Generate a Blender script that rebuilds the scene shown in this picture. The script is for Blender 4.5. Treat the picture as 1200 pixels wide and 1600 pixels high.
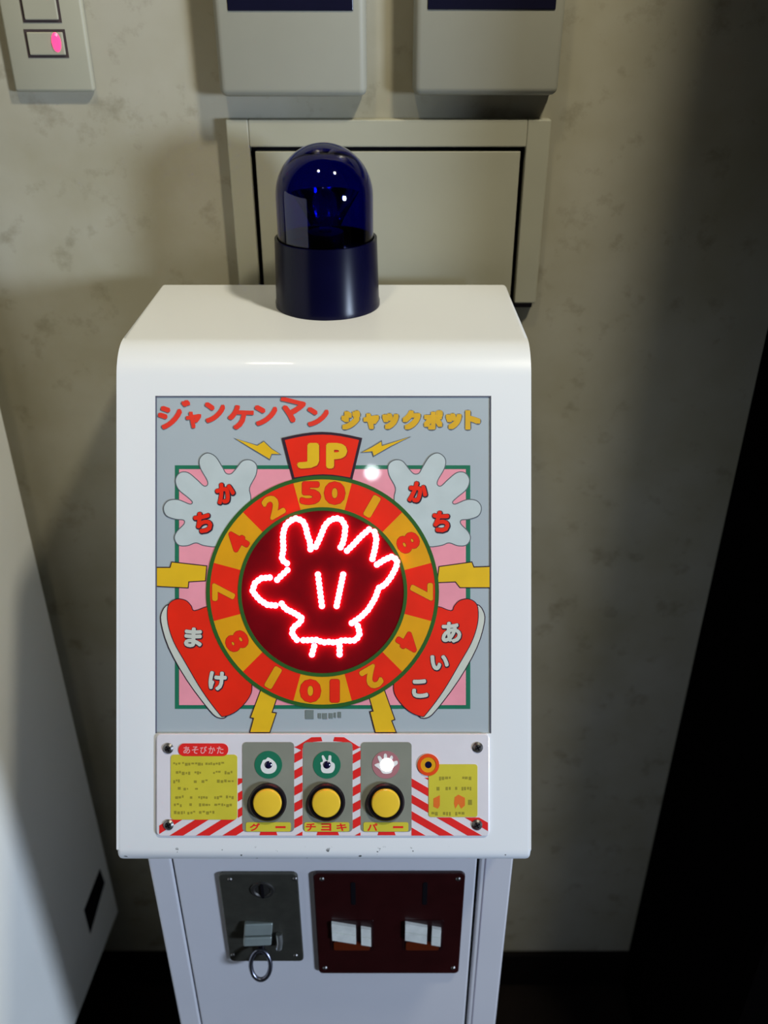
import bpy, bmesh, math, random
from mathutils import Vector, Matrix

# ------------------------------------------------------------------ camera
C = bpy.context.scene.collection
for o in list(bpy.data.objects):
    bpy.data.objects.remove(o)
S = bpy.context.scene
R = math.radians
PITCH = R(30.65)                  # camera looks down by this much
FPX = 1422.0                      # focal length for a 1200 x 1600 frame
CAM_H = 1.48
cp, sp = math.cos(PITCH), math.sin(PITCH)
cam_d = bpy.data.cameras.new('camera')
cam_d.sensor_fit = 'VERTICAL'
cam_d.sensor_height = 36.0
cam_d.lens = FPX / 1600 * 36
cam_d.clip_start = 0.01
cam_d.dof.use_dof = True
cam_d.dof.focus_distance = 0.75
cam_d.dof.aperture_fstop = 5.0
cam = bpy.data.objects.new('camera', cam_d)
cam.location = (0, 0, CAM_H)
cam.rotation_euler = (math.pi / 2 - PITCH, 0, 0)
C.objects.link(cam)
S.camera = cam

# ------------------------------------------------------------------ world, lights, exposure
S.view_settings.view_transform = 'Standard'
S.view_settings.look = 'None'
S.view_settings.exposure = 0.0
S.view_settings.gamma = 1.0
S.view_settings.use_curve_mapping = False
w = bpy.data.worlds.new('world')
S.world = w
w.use_nodes = True
w.node_tree.nodes['Background'].inputs[0].default_value = (1.0, 0.86, 0.62, 1)
w.node_tree.nodes['Background'].inputs[1].default_value = 0.010


def lamp(name, kind, loc, target, energy, color, size=0.1, cone=60, blend=0.5):
    d = bpy.data.lights.new(name, kind)
    d.energy = energy
    d.color = color
    if kind == 'AREA':
        d.shape = 'DISK'
        d.size = size
    else:
        d.shadow_soft_size = size
    if kind == 'SPOT':
        d.spot_size = R(cone)
        d.spot_blend = blend
    o = bpy.data.objects.new(name, d)
    o.location = loc
    o.rotation_euler = (Vector(target) - Vector(loc)).to_track_quat('-Z', 'Y').to_euler()
    C.objects.link(o)
    return o


# cool lamp to the front right, warm downlight to the left, small ceiling lamp behind the viewer
lamp('cool_lamp', 'AREA', (3.0, -1.70, 1.46), (-0.05, 0.6, 1.0), 128, (0.66, 0.79, 1.0), 0.65)
lamp('warm_ceiling_lamp', 'POINT', (0.60, 0.20, 2.60), (0, 0, 0), 70, (1.0, 0.93, 0.74), 0.06)
lamp('warm_downlight', 'SPOT', (-0.28, 0.20, 2.60), (-0.20, 0.93, 1.52), 20, (1.0, 0.88, 0.60), 0.06, 44, 1.0)
lamp('ceiling_lamp', 'POINT', (-0.04, -1.23, 2.36), (0, 0, 0), 1.6, (0.9, 0.95, 1.0), 0.022)


# ------------------------------------------------------------------ materials
def lin(c):
    c = c / 255
    return c / 12.92 if c <= 0.04045 else ((c + 0.055) / 1.055) ** 2.4


def rgb(*c):
    return tuple(lin(v) for v in c) + (1,)


MATS = {}


def mat(name, col, rough=0.5, metal=0.0, coat=0.0, var=0.06, scale=40, bump=0.0, emit=None, estr=0.0,
        trans=0.0, ior=1.45, spec=0.5):
    if name in MATS:
        return MATS[name]
    m = bpy.data.materials.new(name)
    m.use_nodes = True
    nt = m.node_tree
    b = nt.nodes['Principled BSDF']
    tc = nt.nodes.new('ShaderNodeTexCoord')
    nz = nt.nodes.new('ShaderNodeTexNoise')
    nz.inputs['Scale'].default_value = scale
    nz.inputs['Detail'].default_value = 4
    nt.links.new(tc.outputs['Object'], nz.inputs['Vector'])
    cr = nt.nodes.new('ShaderNodeValToRGB')
    c = rgb(*col)
    cr.color_ramp.elements[0].position = 0.3
    cr.color_ramp.elements[1].position = 0.7
    cr.color_ramp.elements[0].color = tuple(v * (1 - var) for v in c[:3]) + (1,)
    cr.color_ramp.elements[1].color = tuple(min(1, v * (1 + var)) for v in c[:3]) + (1,)
    nt.links.new(nz.outputs['Fac'], cr.inputs['Fac'])
    nt.links.new(cr.outputs['Color'], b.inputs['Base Color'])
    b.inputs['Roughness'].default_value = rough
    b.inputs['Metallic'].default_value = metal
    b.inputs['Coat Weight'].default_value = coat
    b.inputs['Coat Roughness'].default_value = 0.03
    b.inputs['Transmission Weight'].default_value = trans
    b.inputs['IOR'].default_value = ior
    b.inputs['Specular IOR Level'].default_value = spec
    if bump:
        bp = nt.nodes.new('ShaderNodeBump')
        bp.inputs['Strength'].default_value = bump
        bp.inputs['Distance'].default_value = 0.002
        nt.links.new(nz.outputs['Fac'], bp.inputs['Height'])
        nt.links.new(bp.outputs['Normal'], b.inputs['Normal'])
    if emit:
        b.inputs['Emission Color'].default_value = emit + (1,)
        b.inputs['Emission Strength'].default_value = estr
    MATS[name] = m
    return m


def wall_material():
    """Old cream paint: broad blotches, dark smudges, slight trowel relief."""
    m = bpy.data.materials.new('aged_wall_paint')
    m.use_nodes = True
    nt = m.node_tree
    b = nt.nodes['Principled BSDF']
    tc = nt.nodes.new('ShaderNodeTexCoord')
    n1 = nt.nodes.new('ShaderNodeTexNoise')
    n1.inputs['Scale'].default_value = 7
    n1.inputs['Detail'].default_value = 6
    n2 = nt.nodes.new('ShaderNodeTexNoise')
    n2.inputs['Scale'].default_value = 26
    n2.inputs['Detail'].default_value = 5
    n2.inputs['Roughness'].default_value = 0.65
    for n in (n1, n2):
        nt.links.new(tc.outputs['Object'], n.inputs['Vector'])
    r1 = nt.nodes.new('ShaderNodeValToRGB')
    r1.color_ramp.elements[0].position = 0.30
    r1.color_ramp.elements[0].color = rgb(146, 140, 116)
    r1.color_ramp.elements[1].position = 0.68
    r1.color_ramp.elements[1].color = rgb(166, 162, 146)
    r2 = nt.nodes.new('ShaderNodeValToRGB')
    r2.color_ramp.elements[0].position = 0.27
    r2.color_ramp.elements[0].color = (0.62, 0.60, 0.54, 1)
    r2.color_ramp.elements[1].position = 0.43
    r2.color_ramp.elements[1].color = (1, 1, 1, 1)
    nt.links.new(n1.outputs['Fac'], r1.inputs['Fac'])
    nt.links.new(n2.outputs['Fac'], r2.inputs['Fac'])
    mx = nt.nodes.new('ShaderNodeMix')
    mx.data_type = 'RGBA'
    mx.blend_type = 'MULTIPLY'
    mx.inputs[0].default_value = 0.8
    nt.links.new(r1.outputs['Color'], mx.inputs[6])
    nt.links.new(r2.outputs['Color'], mx.inputs[7])
    nt.links.new(mx.outputs[2], b.inputs['Base Color'])
    b.inputs['Roughness'].default_value = 0.7
    bp = nt.nodes.new('ShaderNodeBump')
    bp.inputs['Strength'].default_value = 0.35
    bp.inputs['Distance'].default_value = 0.004
    nt.links.new(n1.outputs['Fac'], bp.inputs['Height'])
    nt.links.new(bp.outputs['Normal'], b.inputs['Normal'])
    return m


def enamel_material():
    """White enamel with a few small dark chips in a band along the lower lip (world height)."""
    m = bpy.data.materials.new('white_enamel')
    m.use_nodes = True
    nt = m.node_tree
    b = nt.nodes['Principled BSDF']
    geo = nt.nodes.new('ShaderNodeTexCoord')
    sep = nt.nodes.new('ShaderNodeSeparateXYZ')
    nt.links.new(geo.outputs['Object'], sep.inputs[0])
    nz = nt.nodes.new('ShaderNodeTexNoise')
    nz.inputs['Scale'].default_value = 170
    nz.inputs['Detail'].default_value = 3
    nt.links.new(geo.outputs['Object'], nz.inputs['Vector'])
    th = nt.nodes.new('ShaderNodeMath')
    th.operation = 'GREATER_THAN'
    th.inputs[1].default_value = 0.69
    nt.links.new(nz.outputs['Fac'], th.inputs[0])
    zr = nt.nodes.new('ShaderNodeMapRange')       # only near the lower lip
    zr.inputs[1].default_value = LIP_Z + 0.016
    zr.inputs[2].default_value = LIP_Z + 0.012
    nt.links.new(sep.outputs['Z'], zr.inputs[0])
    mu = nt.nodes.new('ShaderNodeMath')
    mu.operation = 'MULTIPLY'
    nt.links.new(th.outputs[0], mu.inputs[0])
    nt.links.new(zr.outputs[0], mu.inputs[1])
    mx = nt.nodes.new('ShaderNodeMix')
    mx.data_type = 'RGBA'
    mx.inputs[6].default_value = rgb(229, 232, 235)
    mx.inputs[7].default_value = rgb(90, 92, 92)
    nt.links.new(mu.outputs[0], mx.inputs[0])
    nt.links.new(mx.outputs[2], b.inputs['Base Color'])
    b.inputs['Roughness'].default_value = 0.38
    b.inputs['Coat Weight'].default_value = 0.15
    return m


# ------------------------------------------------------------------ helpers
def ray(px, py):
    u = (px - 600) / FPX
    v = (800 - py) / FPX
    return Vector((u, cp + v * sp, -sp + v * cp))


def atY(px, py, y):
    d = ray(px, py)
    t = y / d.y
    return Vector((d.x * t, y, CAM_H + d.z * t))


def obj(name, me, mats=(), parent=None, loc=None, rot=None, smooth=None):
    o = bpy.data.objects.new(name, me)
    C.objects.link(o)
    for m in (mats if isinstance(mats, (list, tuple)) else [mats]):
        me.materials.append(m)
    if parent:
        o.parent = parent
    if loc is not None:
        o.location = loc
    if rot is not None:
        o.rotation_euler = rot
    if smooth:
        for p in me.polygons:
            p.use_smooth = True
        me.set_sharp_from_angle(angle=R(smooth))
    return o


def empty(name, loc, rot=(0, 0, 0), parent=None):
    o = bpy.data.objects.new(name, None)
    o.empty_display_size = 0.05
    o.location = loc
    o.rotation_euler = rot
    if parent:
        o.parent = parent
    C.objects.link(o)
    return o


def tag(o, label, cat, group=None):
    o['label'] = label
    o['category'] = cat
    if group:
        o['group'] = group
    return o


def struct(o):
    o['kind'] = 'structure'
    return o


def mesh(bm, name='mesh'):
    me = bpy.data.meshes.new(name)
    bmesh.ops.recalc_face_normals(bm, faces=bm.faces)
    bm.to_mesh(me)
    bm.free()
    return me


def add_box(bm, lo, hi, mi=0, bevel=0.0, segs=2):
    x0, y0, z0 = lo
    x1, y1, z1 = hi
    vs = [bm.verts.new(p) for p in ((x0, y0, z0), (x1, y0, z0), (x1, y1, z0), (x0, y1, z0),
                                    (x0, y0, z1), (x1, y0, z1), (x1, y1, z1), (x0, y1, z1))]
    fs = [bm.faces.new([vs[i] for i in f]) for f in
          ((0, 3, 2, 1), (4, 5, 6, 7), (0, 1, 5, 4), (1, 2, 6, 5), (2, 3, 7, 6), (3, 0, 4, 7))]
    for f in fs:
        f.material_index = mi
    if bevel:
        es = list({e for f in fs for e in f.edges})
        r = bmesh.ops.bevel(bm, geom=es, offset=bevel, segments=segs, affect='EDGES', profile=0.5)
        for f in r['faces']:
            f.material_index = mi
    return vs


def box(lo, hi, bevel=0.0, segs=2):
    bm = bmesh.new()
    add_box(bm, lo, hi, 0, bevel, segs)
    return mesh(bm)


def prism(bm, pts, z0, z1, mi=0):
    """pts: closed outline in local x, y; solid from z0 to z1."""
    a = sum(pts[i][0] * pts[(i + 1) % len(pts)][1] - pts[(i + 1) % len(pts)][0] * pts[i][1] for i in range(len(pts)))
    if a < 0:
        pts = pts[::-1]
    lo = [bm.verts.new((x, y, z0)) for x, y in pts]
    hi = [bm.verts.new((x, y, z1)) for x, y in pts]
    n = len(pts)
    fs = [bm.faces.new(hi), bm.faces.new(lo[::-1])]
    for i in range(n):
        j = (i + 1) % n
        fs.append(bm.faces.new((lo[i], lo[j], hi[j], hi[i])))
    for f in fs:
        f.material_index = mi


def lathe(bm, prof, n=48, cx=0.0, cy=0.0, mi=0, a0=0.0, a1=2 * math.pi, cap=True):
    """prof: list of (r, z) revolved about local z."""
    full = abs(a1 - a0 - 2 * math.pi) < 1e-6
    k = n if full else n + 1
    rings = []
    for r, z in prof:
        if r < 1e-7:
            rings.append([bm.verts.new((cx, cy, z))])
        else:
            rings.append([bm.verts.new((cx + r * math.cos(a0 + (a1 - a0) * i / n), cy + r * math.sin(a0 + (a1 - a0) * i / n), z))
                          for i in range(k)])
    for A, B in zip(rings, rings[1:]):
        for i in range(n if full else k - 1):
            j = (i + 1) % k
            if len(A) == 1 and len(B) == 1:
                continue
            if len(A) == 1:
                f = bm.faces.new((A[0], B[i], B[j]))
            elif len(B) == 1:
                f = bm.faces.new((A[i], A[j], B[0]))
            else:
                f = bm.faces.new((A[i], A[j], B[j], B[i]))
            f.material_index = mi


def lathe_mesh(prof, n=48):
    bm = bmesh.new()
    lathe(bm, prof, n)
    return mesh(bm)


def tube(bm, pts, r, n=10, mi=0, closed=False):
    pts = [Vector(p) for p in pts]
    rings = []
    m = len(pts)
    for i, p in enumerate(pts):
        if closed:
            t = (pts[(i + 1) % m] - pts[i - 1]).normalized()
        else:
            t = (pts[min(i + 1, m - 1)] - pts[max(i - 1, 0)]).normalized()
        a = t.cross(Vector((0.31, 0.17, 0.93))).normalized()
        b = t.cross(a)
        rings.append([bm.verts.new(p + r * (math.cos(2 * math.pi * k / n) * a + math.sin(2 * math.pi * k / n) * b)) for k in range(n)])
    for i in range(m if closed else m - 1):
        A, B = rings[i], rings[(i + 1) % m]
        for k in range(n):
            f = bm.faces.new((A[k], A[(k + 1) % n], B[(k + 1) % n], B[k]))
            f.material_index = mi
    if not closed:
        bm.faces.new(rings[0][::-1]).material_index = mi
        bm.faces.new(rings[-1]).material_index = mi


def rrect(x0, y0, x1, y1, r, n=6):
    out = []
    for cx, cy, a in ((x1 - r, y1 - r, 0), (x0 + r, y1 - r, 90), (x0 + r, y0 + r, 180), (x1 - r, y0 + r, 270)):
        for i in range(n + 1):
            t = R(a + 90 * i / n)
            out.append((cx + r * math.cos(t), cy + r * math.sin(t)))
    return out


def spline(pts, k=5):
    out = []
    n = len(pts)
    for i in range(n):
        p0, p1, p2, p3 = (Vector(pts[(i + d) % n]) for d in (-1, 0, 1, 2))
        for s in range(k):
            t = s / k
            q = 0.5 * ((2 * p1) + (p2 - p0) * t + (2 * p0 - 5 * p1 + 4 * p2 - p3) * t * t + (3 * p1 - p0 - 3 * p2 + p3) * t ** 3)
            out.append((q.x, q.y))
    return out


def grow(pts, d):
    """Offset a closed outline outward by d."""
    n = len(pts)
    a = sum(pts[i][0] * pts[(i + 1) % n][1] - pts[(i + 1) % n][0] * pts[i][1] for i in range(n))
    s = 1 if a > 0 else -1
    out = []
    for i in range(n):
        p, q, r = Vector(pts[i - 1]), Vector(pts[i]), Vector(pts[(i + 1) % n])
        e1, e2 = (q - p), (r - q)
        if e1.length < 1e-9 or e2.length < 1e-9:
            out.append(pts[i])
            continue
        e1.normalize()
        e2.normalize()
        n1, n2 = Vector((e1.y, -e1.x)), Vector((e2.y, -e2.x))
        b = (n1 + n2)
        if b.length < 1e-3:
            b = n1
        b.normalize()
        m = d / max(0.45, b.dot(n1))
        out.append((q.x + s * b.x * m, q.y + s * b.y * m))
    return out


def clip(poly, x0, y0, x1, y1):
    def cut(P, inside, inter):
        out = []
        for i in range(len(P)):
            a, b = P[i - 1], P[i]
            if inside(b):
                if not inside(a):
                    out.append(inter(a, b))
                out.append(b)
            elif inside(a):
                out.append(inter(a, b))
        return out

    def ix(v):
        return lambda a, b: (v, a[1] + (b[1] - a[1]) * (v - a[0]) / (b[0] - a[0]))

    def iy(v):
        return lambda a, b: (a[0] + (b[0] - a[0]) * (v - a[1]) / (b[1] - a[1]), v)
    P = poly
    for ins, it in ((lambda p: p[0] >= x0, ix(x0)), (lambda p: p[0] <= x1, ix(x1)),
                    (lambda p: p[1] >= y0, iy(y0)), (lambda p: p[1] <= y1, iy(y1))):
        if not P:
            break
        P = cut(P, ins, it)
    return P


_glyphs = {}


def glyph_raw(ch, off):
    k = (ch, off)
    if k not in _glyphs:
        cu = bpy.data.curves.new('glyph', 'FONT')
        cu.body = ch
        cu.offset = off
        cu.resolution_u = 3
        o = bpy.data.objects.new('glyph', cu)
        C.objects.link(o)
        bpy.context.view_layer.update()
        ev = o.evaluated_get(bpy.context.evaluated_depsgraph_get())
        me = bpy.data.meshes.new_from_object(ev)
        vs = [tuple(v.co) for v in me.vertices]
        fs = [tuple(p.vertices) for p in me.polygons]
        bpy.data.meshes.remove(me)
        bpy.data.objects.remove(o)
        bpy.data.curves.remove(cu)
        _glyphs[k] = (vs, fs)
    return _glyphs[k]


def glyph(bm, ch, cx, cy, wd, ht, rot, z, bold=0.0, mi=0, edge=0.0, emi=1, dz=0.00008, shift=(0, 0), square=False):
    """A character whose strokes fill a wd x ht box centred at cx, cy. bold thickens its strokes on every side,
    edge draws a darker outline that much wider below it (all in metres)."""
    vs, fs = glyph_raw(ch, 0.0)
    xs = [v[0] for v in vs]
    ys = [v[1] for v in vs]
    mx, my = (min(xs) + max(xs)) / 2, (min(ys) + max(ys)) / 2
    sx = max(wd * 0.3, wd - 2 * bold) / max(1e-6, max(xs) - min(xs))
    sy = max(ht * 0.3, ht - 2 * bold) / max(1e-6, max(ys) - min(ys))
    c, s = math.cos(rot), math.sin(rot)

    def stamp(dx, dy, zz, m):
        nv = []
        for v in vs:
            x, y = (v[0] - mx) * sx, (v[1] - my) * sy
            nv.append(bm.verts.new((cx + dx + x * c - y * s, cy + dy + x * s + y * c, zz)))
        for f in fs:
            try:
                bm.faces.new([nv[i] for i in f]).material_index = m
            except ValueError:
                pass
    if edge:
        for k in range(12):
            t = 2 * math.pi * k / 12
            stamp(shift[0] + (bold + edge) * math.cos(t), shift[1] + (bold + edge) * math.sin(t), z + k * 1e-6, emi)
    zz = z + (dz if edge else 0)
    stamp(0, 0, zz + 1.2e-5, mi)
    if bold:
        for k in range(8):
            t = 2 * math.pi * k / 8
            q = 1 / max(abs(math.cos(t)), abs(math.sin(t))) if square else 1.0
            bx_, by_ = bold * q * math.cos(t), bold * q * math.sin(t)
            stamp(bx_ * c - by_ * s, bx_ * s + by_ * c, zz + k * 1e-6, mi)


# ------------------------------------------------------------------ main measurements
WALL_Y = 0.93
FACE_D = 0.746
SPX = FACE_D / FPX                      # metres per picture pixel on the sloping face
FX = (506 - 600) * SPX                  # machine's centre line
HALF = 0.17
BACK_Y = 0.885
BODY_Y = 0.562
TOP_Z = CAM_H - 0.2645
FACE_O = Vector((FX, FACE_D * cp, CAM_H - FACE_D * sp))
FACE_ROT = (math.pi / 2 - PITCH, 0, 0)


def face_yz(v):
    t = (800 - v) * SPX
    return (FACE_O.y + t * sp, FACE_O.z + t * cp)


LIP_Z = face_yz(1357)[1]


def F(px, py):
    return ((px - 506) * SPX, (800 - py) * SPX)


def FP(pts):
    return [F(*p) for p in pts]


# materials
ENAMEL = enamel_material()
BODYW = mat('shaded_body_enamel', (210, 210, 216), 0.4, coat=0.15, var=0.02, scale=9)  # same paint as the housing, toned down for the shade below the overhang
GREYMETAL = mat('brushed_grey_steel', (100, 99, 90), 0.42, 0.75, var=0.12, scale=90, bump=0.05)
CHROME = mat('worn_chrome', (215, 218, 215), 0.28, 0.9, var=0.08, scale=120)
STEEL = mat('screw_steel', (120, 118, 116), 0.35, 0.9, var=0.15, scale=300)
BLACK = mat('black_plastic', (14, 10, 16), 0.35, var=0.1)
GAP_SHADOW = mat('dark_gap_and_shadow', (14, 11, 16), 0.9, spec=0.1)
MAROON = mat('maroon_plastic', (44, 12, 13), 0.3, coat=0.3, var=0.15, scale=60)
SILVER = mat('print_silver', (168, 179, 186), 0.45, coat=0.5, var=0.03, scale=8)
PINK = mat('print_pink', (236, 152, 168), 0.45, coat=0.5)
GREEN = mat('print_green', (28, 112, 84), 0.45, coat=0.5)
DGREEN = mat('print_olive_green', (42, 92, 34), 0.45, coat=0.5)
RED = mat('print_red', (232, 38, 12), 0.45, coat=0.5)
AMBER = mat('print_amber', (222, 158, 14), 0.45, coat=0.5)
YELLOW = mat('print_yellow', (226, 182, 30), 0.45, coat=0.5)
GLOVE = mat('print_glove_grey', (188, 200, 202), 0.45, coat=0.5)
LETGREY = mat('print_letter_grey', (200, 204, 194), 0.45, coat=0.5)
INK = mat('print_ink', (48, 28, 44), 0.45, coat=0.5)
INKGREY = mat('print_ink_grey', (92, 98, 104), 0.45, coat=0.5)
DKRED = mat('print_dark_red', (176, 40, 22), 0.45, coat=0.5)
TITLERED = mat('print_title_red', (226, 56, 40), 0.45, coat=0.5)
GOLD = mat('print_gold', (214, 168, 40), 0.45, coat=0.5)
TRIM = mat('print_trim_grey', (150, 158, 160), 0.45, coat=0.5)
PLATE = mat('plate_white', (222, 218, 224), 0.3, coat=0.3, var=0.03)
PANELGREY = mat('print_panel_grey', (134, 136, 124), 0.45, coat=0.3)
STRIPE = mat('print_stripe_red', (226, 40, 38), 0.4, coat=0.3)
LABEL = mat('print_label_yellow', (204, 192, 58), 0.45, coat=0.3)
LABELTXT = mat('print_label_olive', (150, 140, 44), 0.5)
LABELORANGE = mat('print_label_orange', (226, 112, 36), 0.5)
WHITEINK = mat('print_white', (226, 228, 226), 0.45, coat=0.3)
BADGETXT = mat('print_badge_pink', (236, 160, 160), 0.45)
CAPY = mat('button_cap_yellow', (236, 196, 56), 0.28, coat=0.4)
LAMPOFF = mat('unlit_lamp_navy', (20, 18, 52), 0.15, coat=0.5)

# ------------------------------------------------------------------ setting
WX1 = 0.407                           # right end of the back wall
wall = struct(obj('wall_back', box((-2.2, WALL_Y, 0), (WX1 + 0.1, WALL_Y + 0.12, 2.9)), wall_material()))
DARKFLOOR = mat('dark_floor', (20, 15, 12), 0.9, var=0.3, scale=14, spec=0.1)
struct(obj('floor', box((-2.2, -2.4, -0.06), (2.2, WALL_Y + 0.12, 0)), DARKFLOOR))
struct(obj('baseboard_back', box((-2.2, WALL_Y - 0.010, 0), (WX1, WALL_Y, CAM_H - WALL_Y * math.tan(PITCH + math.atan(685 / FPX))), 0.002),
           mat('dark_baseboard', (14, 10, 9), 0.8, spec=0.1)))
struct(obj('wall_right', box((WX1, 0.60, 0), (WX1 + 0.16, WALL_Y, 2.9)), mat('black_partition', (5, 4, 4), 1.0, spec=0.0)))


def on_wall(px, py, y=WALL_Y):
    p = atY(px, py, y)
    return p.x, p.z


CREAM = mat('cream_enamel', (160, 158, 140), 0.5, var=0.04, scale=12)
BOXCREAM = mat('box_cream', (150, 149, 136), 0.5, var=0.04, scale=12)

# ---- recessed access panel in the wall behind the machine
FY = WALL_Y - 0.012
fx0, fz1 = on_wall(352, 187, FY)
fx1, _ = on_wall(862, 187, FY)
_, fz0 = on_wall(838, 474, FY)
gx0, gz1 = on_wall(390, 230, FY)
gx1, _ = on_wall(822, 230, FY)
ap = empty('access_panel', ((fx0 + fx1) / 2, WALL_Y, fz0))
tag(ap, 'cream wall access panel with black gap around its door, behind the blue lamp', 'panel')
ax, az = ap.location.x, ap.location.z


def L3(x, y, z):
    return (x - ax, y - WALL_Y, z - az)


fb = 0.030
bm = bmesh.new()
for a, b in (((fx0, FY, fz0), (gx0, WALL_Y, fz1)), ((gx1, FY, fz0), (fx1, WALL_Y, fz1)), ((gx0, FY, gz1), (gx1, WALL_Y, fz1))):
    add_box(bm, L3(*a), L3(*b), 0, 0.0012)
obj('panel_frame', mesh(bm), CREAM, ap)
obj('gap_backing', box(L3(gx0, WALL_Y - 0.0010, fz0), L3(gx1, WALL_Y, gz1)), GAP_SHADOW, ap)
g = 0.0046
obj('door', box(L3(gx0 + g, FY + 0.002, fz0 + 0.004), L3(gx1 - g, WALL_Y - 0.001, gz1 - g * 0.9), 0.0008), CREAM, ap)
obj('frame_shadow', box(L3(gx1 - 0.004, FY - 0.0006, fz0 - 0.004), L3(fx1 - 0.004, WALL_Y, fz0)), GAP_SHADOW, ap)  # dark strip standing in for the shadow below the frame

# ---- two control boxes above it
BY = WALL_Y - 0.028


def control_box(px0, px1, pyb, w0, w1, wyb, label):
    x0, z0 = on_wall(px0, pyb, BY)
    x1, _ = on_wall(px1, pyb, BY)
    wx0, wz0 = on_wall(w0, wyb, BY)
    wx1, _ = on_wall(w1, wyb, BY)
    h = 0.20
    e = empty('control_box', ((x0 + x1) / 2, WALL_Y, z0))
    tag(e, label, 'control box', 'control boxes above the access panel')
    cx = (x0 + x1) / 2
    obj('housing', box((x0 - cx, BY - WALL_Y, 0), (x1 - cx, 0, h), 0.007, 4), BOXCREAM, e, smooth=40)
    obj('display_window', box((wx0 - cx, BY - WALL_Y - 0.0010, wz0 - z0), (wx1 - cx, BY - WALL_Y + 0.003, h - 0.025), 0.0008),
        mat('dark_window', (16, 16, 38), 0.3, coat=0.3), e)
    return e


control_box(343, 573, 152, 356, 552, 17, 'cream control box with dark window, on the wall right above the blue lamp')
control_box(645, 872, 150, 668, 868, 15, 'cream control box with dark window, farther from the light switches')

# ---- switch plate with a red pilot light
SY = WALL_Y - 0.008
sx0, sz0 = on_wall(23, 144, SY)
sx1, _ = on_wall(148, 144, SY)
cx = (sx0 + sx1) / 2
sw = empty('light_switch', (cx, WALL_Y, sz0))
tag(sw, 'cream wall switch plate with stacked rockers and a glowing red pilot lamp', 'switch')
obj('switch_plate', box((sx0 - cx, SY - WALL_Y, 0), (sx1 - cx, 0, 0.12), 0.003, 3), CREAM, sw, smooth=40)
for (a, b, t, bo) in ((48, 98, 50, 86), (40, 86, -10, 31)):
    x0, z0 = on_wall(a, bo, SY)
    x1, z1 = on_wall(b, t, SY)
    ro = obj('rocker', box((x0 - cx, SY - WALL_Y - 0.0022, z0 - sz0), (x1 - cx, SY - WALL_Y + 0.002, z1 - sz0), 0.0010), CREAM, sw)
    bm = bmesh.new()
    w_ = 0.0022
    for q in (((x0 - w_, z0 - w_), (x0, z1 + w_)), ((x1, z0 - w_), (x1 + w_, z1 + w_)), ((x0, z0 - w_), (x1, z0)), ((x0, z1), (x1, z1 + w_))):
        add_box(bm, (q[0][0] - cx, SY - WALL_Y - 0.0005, q[0][1] - sz0), (q[1][0] - cx, SY - WALL_Y + 0.001, q[1][1] - sz0))
    obj('rocker_surround', mesh(bm), mat('rocker_gap', (62, 50, 50), 0.7), ro)
px_, pz_ = on_wall(88, 66, SY - 0.002)
bm = bmesh.new()
lathe(bm, [(0, 0.002), (0.0035, 0.0016), (0.005, 0)], 20)
bmesh.ops.scale(bm, vec=(0.85, 1.6, 1), verts=bm.verts)
pl = obj('pilot_lamp', mesh(bm), mat('pilot_lamp_red', (230, 30, 70), 0.3, emit=(1.0, 0.06, 0.22), estr=1.6), sw,
         (px_ - cx, SY - WALL_Y - 0.0022, pz_ - sz0), (math.pi / 2, 0, 0))

# ---- white cabinet standing at the left
YAW = R(5.1)
cfar = atY(86, 1000, 0.885)
chh = 1.34
cab_z0 = CAM_H - 0.885 * math.tan(PITCH + math.atan(624 / FPX))
cab = empty('white_cabinet', (cfar.x, 0.885, 0), (0, 0, -YAW))
tag(cab, 'tall white cabinet on a dark plinth, standing left of the machine', 'cabinet')
CABW = mat('cabinet_white', (228, 228, 222), 0.5, var=0.03, scale=6)
CD = 0.60
obj('side_panel', box((-0.020, -CD, cab_z0), (0, 0, chh), 0.002), CABW, cab)
obj('cabinet_carcass', box((-0.50, -CD + 0.001, cab_z0 + 0.001), (-0.020, -0.001, chh - 0.001), 0.002), CABW, cab)
obj('plinth', box((-0.48, -CD + 0.05, 0), (-0.05, -0.03, cab_z0), 0.002), BLACK, cab)
iv = Matrix.Translation(cab.location) @ Matrix.Rotation(-YAW, 4, 'Z')
inv = iv.inverted()


def on_side(px, py):
    o_ = inv @ Vector((0, 0, CAM_H))
    d_ = inv.to_3x3() @ ray(px, py)
    t = -o_.x / d_.x
    q = o_ + d_ * t
    return q.y, q.z


vq = [on_side(*p) for p in ((155.6, 1358), (163, 1379), (140.6, 1459), (131, 1422))]
bm = bmesh.new()
A = [bm.verts.new((0.0008, y, z)) for y, z in vq]
B = [bm.verts.new((-0.004, y, z)) for y, z in vq]
bm.faces.new(A)
bm.faces.new(B[::-1])
for i in range(4):
    j = (i + 1) % 4
    bm.faces.new((A[i], A[j], B[j], B[i]))
obj('vent', mesh(bm), GAP_SHADOW, cab)

# ------------------------------------------------------------------ the game machine
mach = empty('arcade_machine', (FX, (BODY_Y + BACK_Y) / 2, 0))
tag(mach, 'white hand-game arcade machine with sloping lit picture panel and three yellow buttons', 'arcade machine')
MLOC = mach.location.copy()


def rel(v):
    return Vector(v) - MLOC


def arc_corner(p, prev, nxt, r, n=8):
    """Round the corner p of a profile with radius r."""
    p, a, b = Vector(p), Vector(prev), Vector(nxt)
    da, db = (a - p).normalized(), (b - p).normalized()
    half = da.angle(db) / 2
    t = r / math.tan(half)
    c = p + (da + db).normalized() * (r / math.sin(half))
    s, e = p + da * t - c, p + db * t - c
    out = []
    tot = s.angle_signed(e)
    for i in range(n + 1):
        v = s.copy()
        v.rotate(Matrix.Rotation(-tot * i / n, 2))
        out.append(c + v)
    return out


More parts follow.
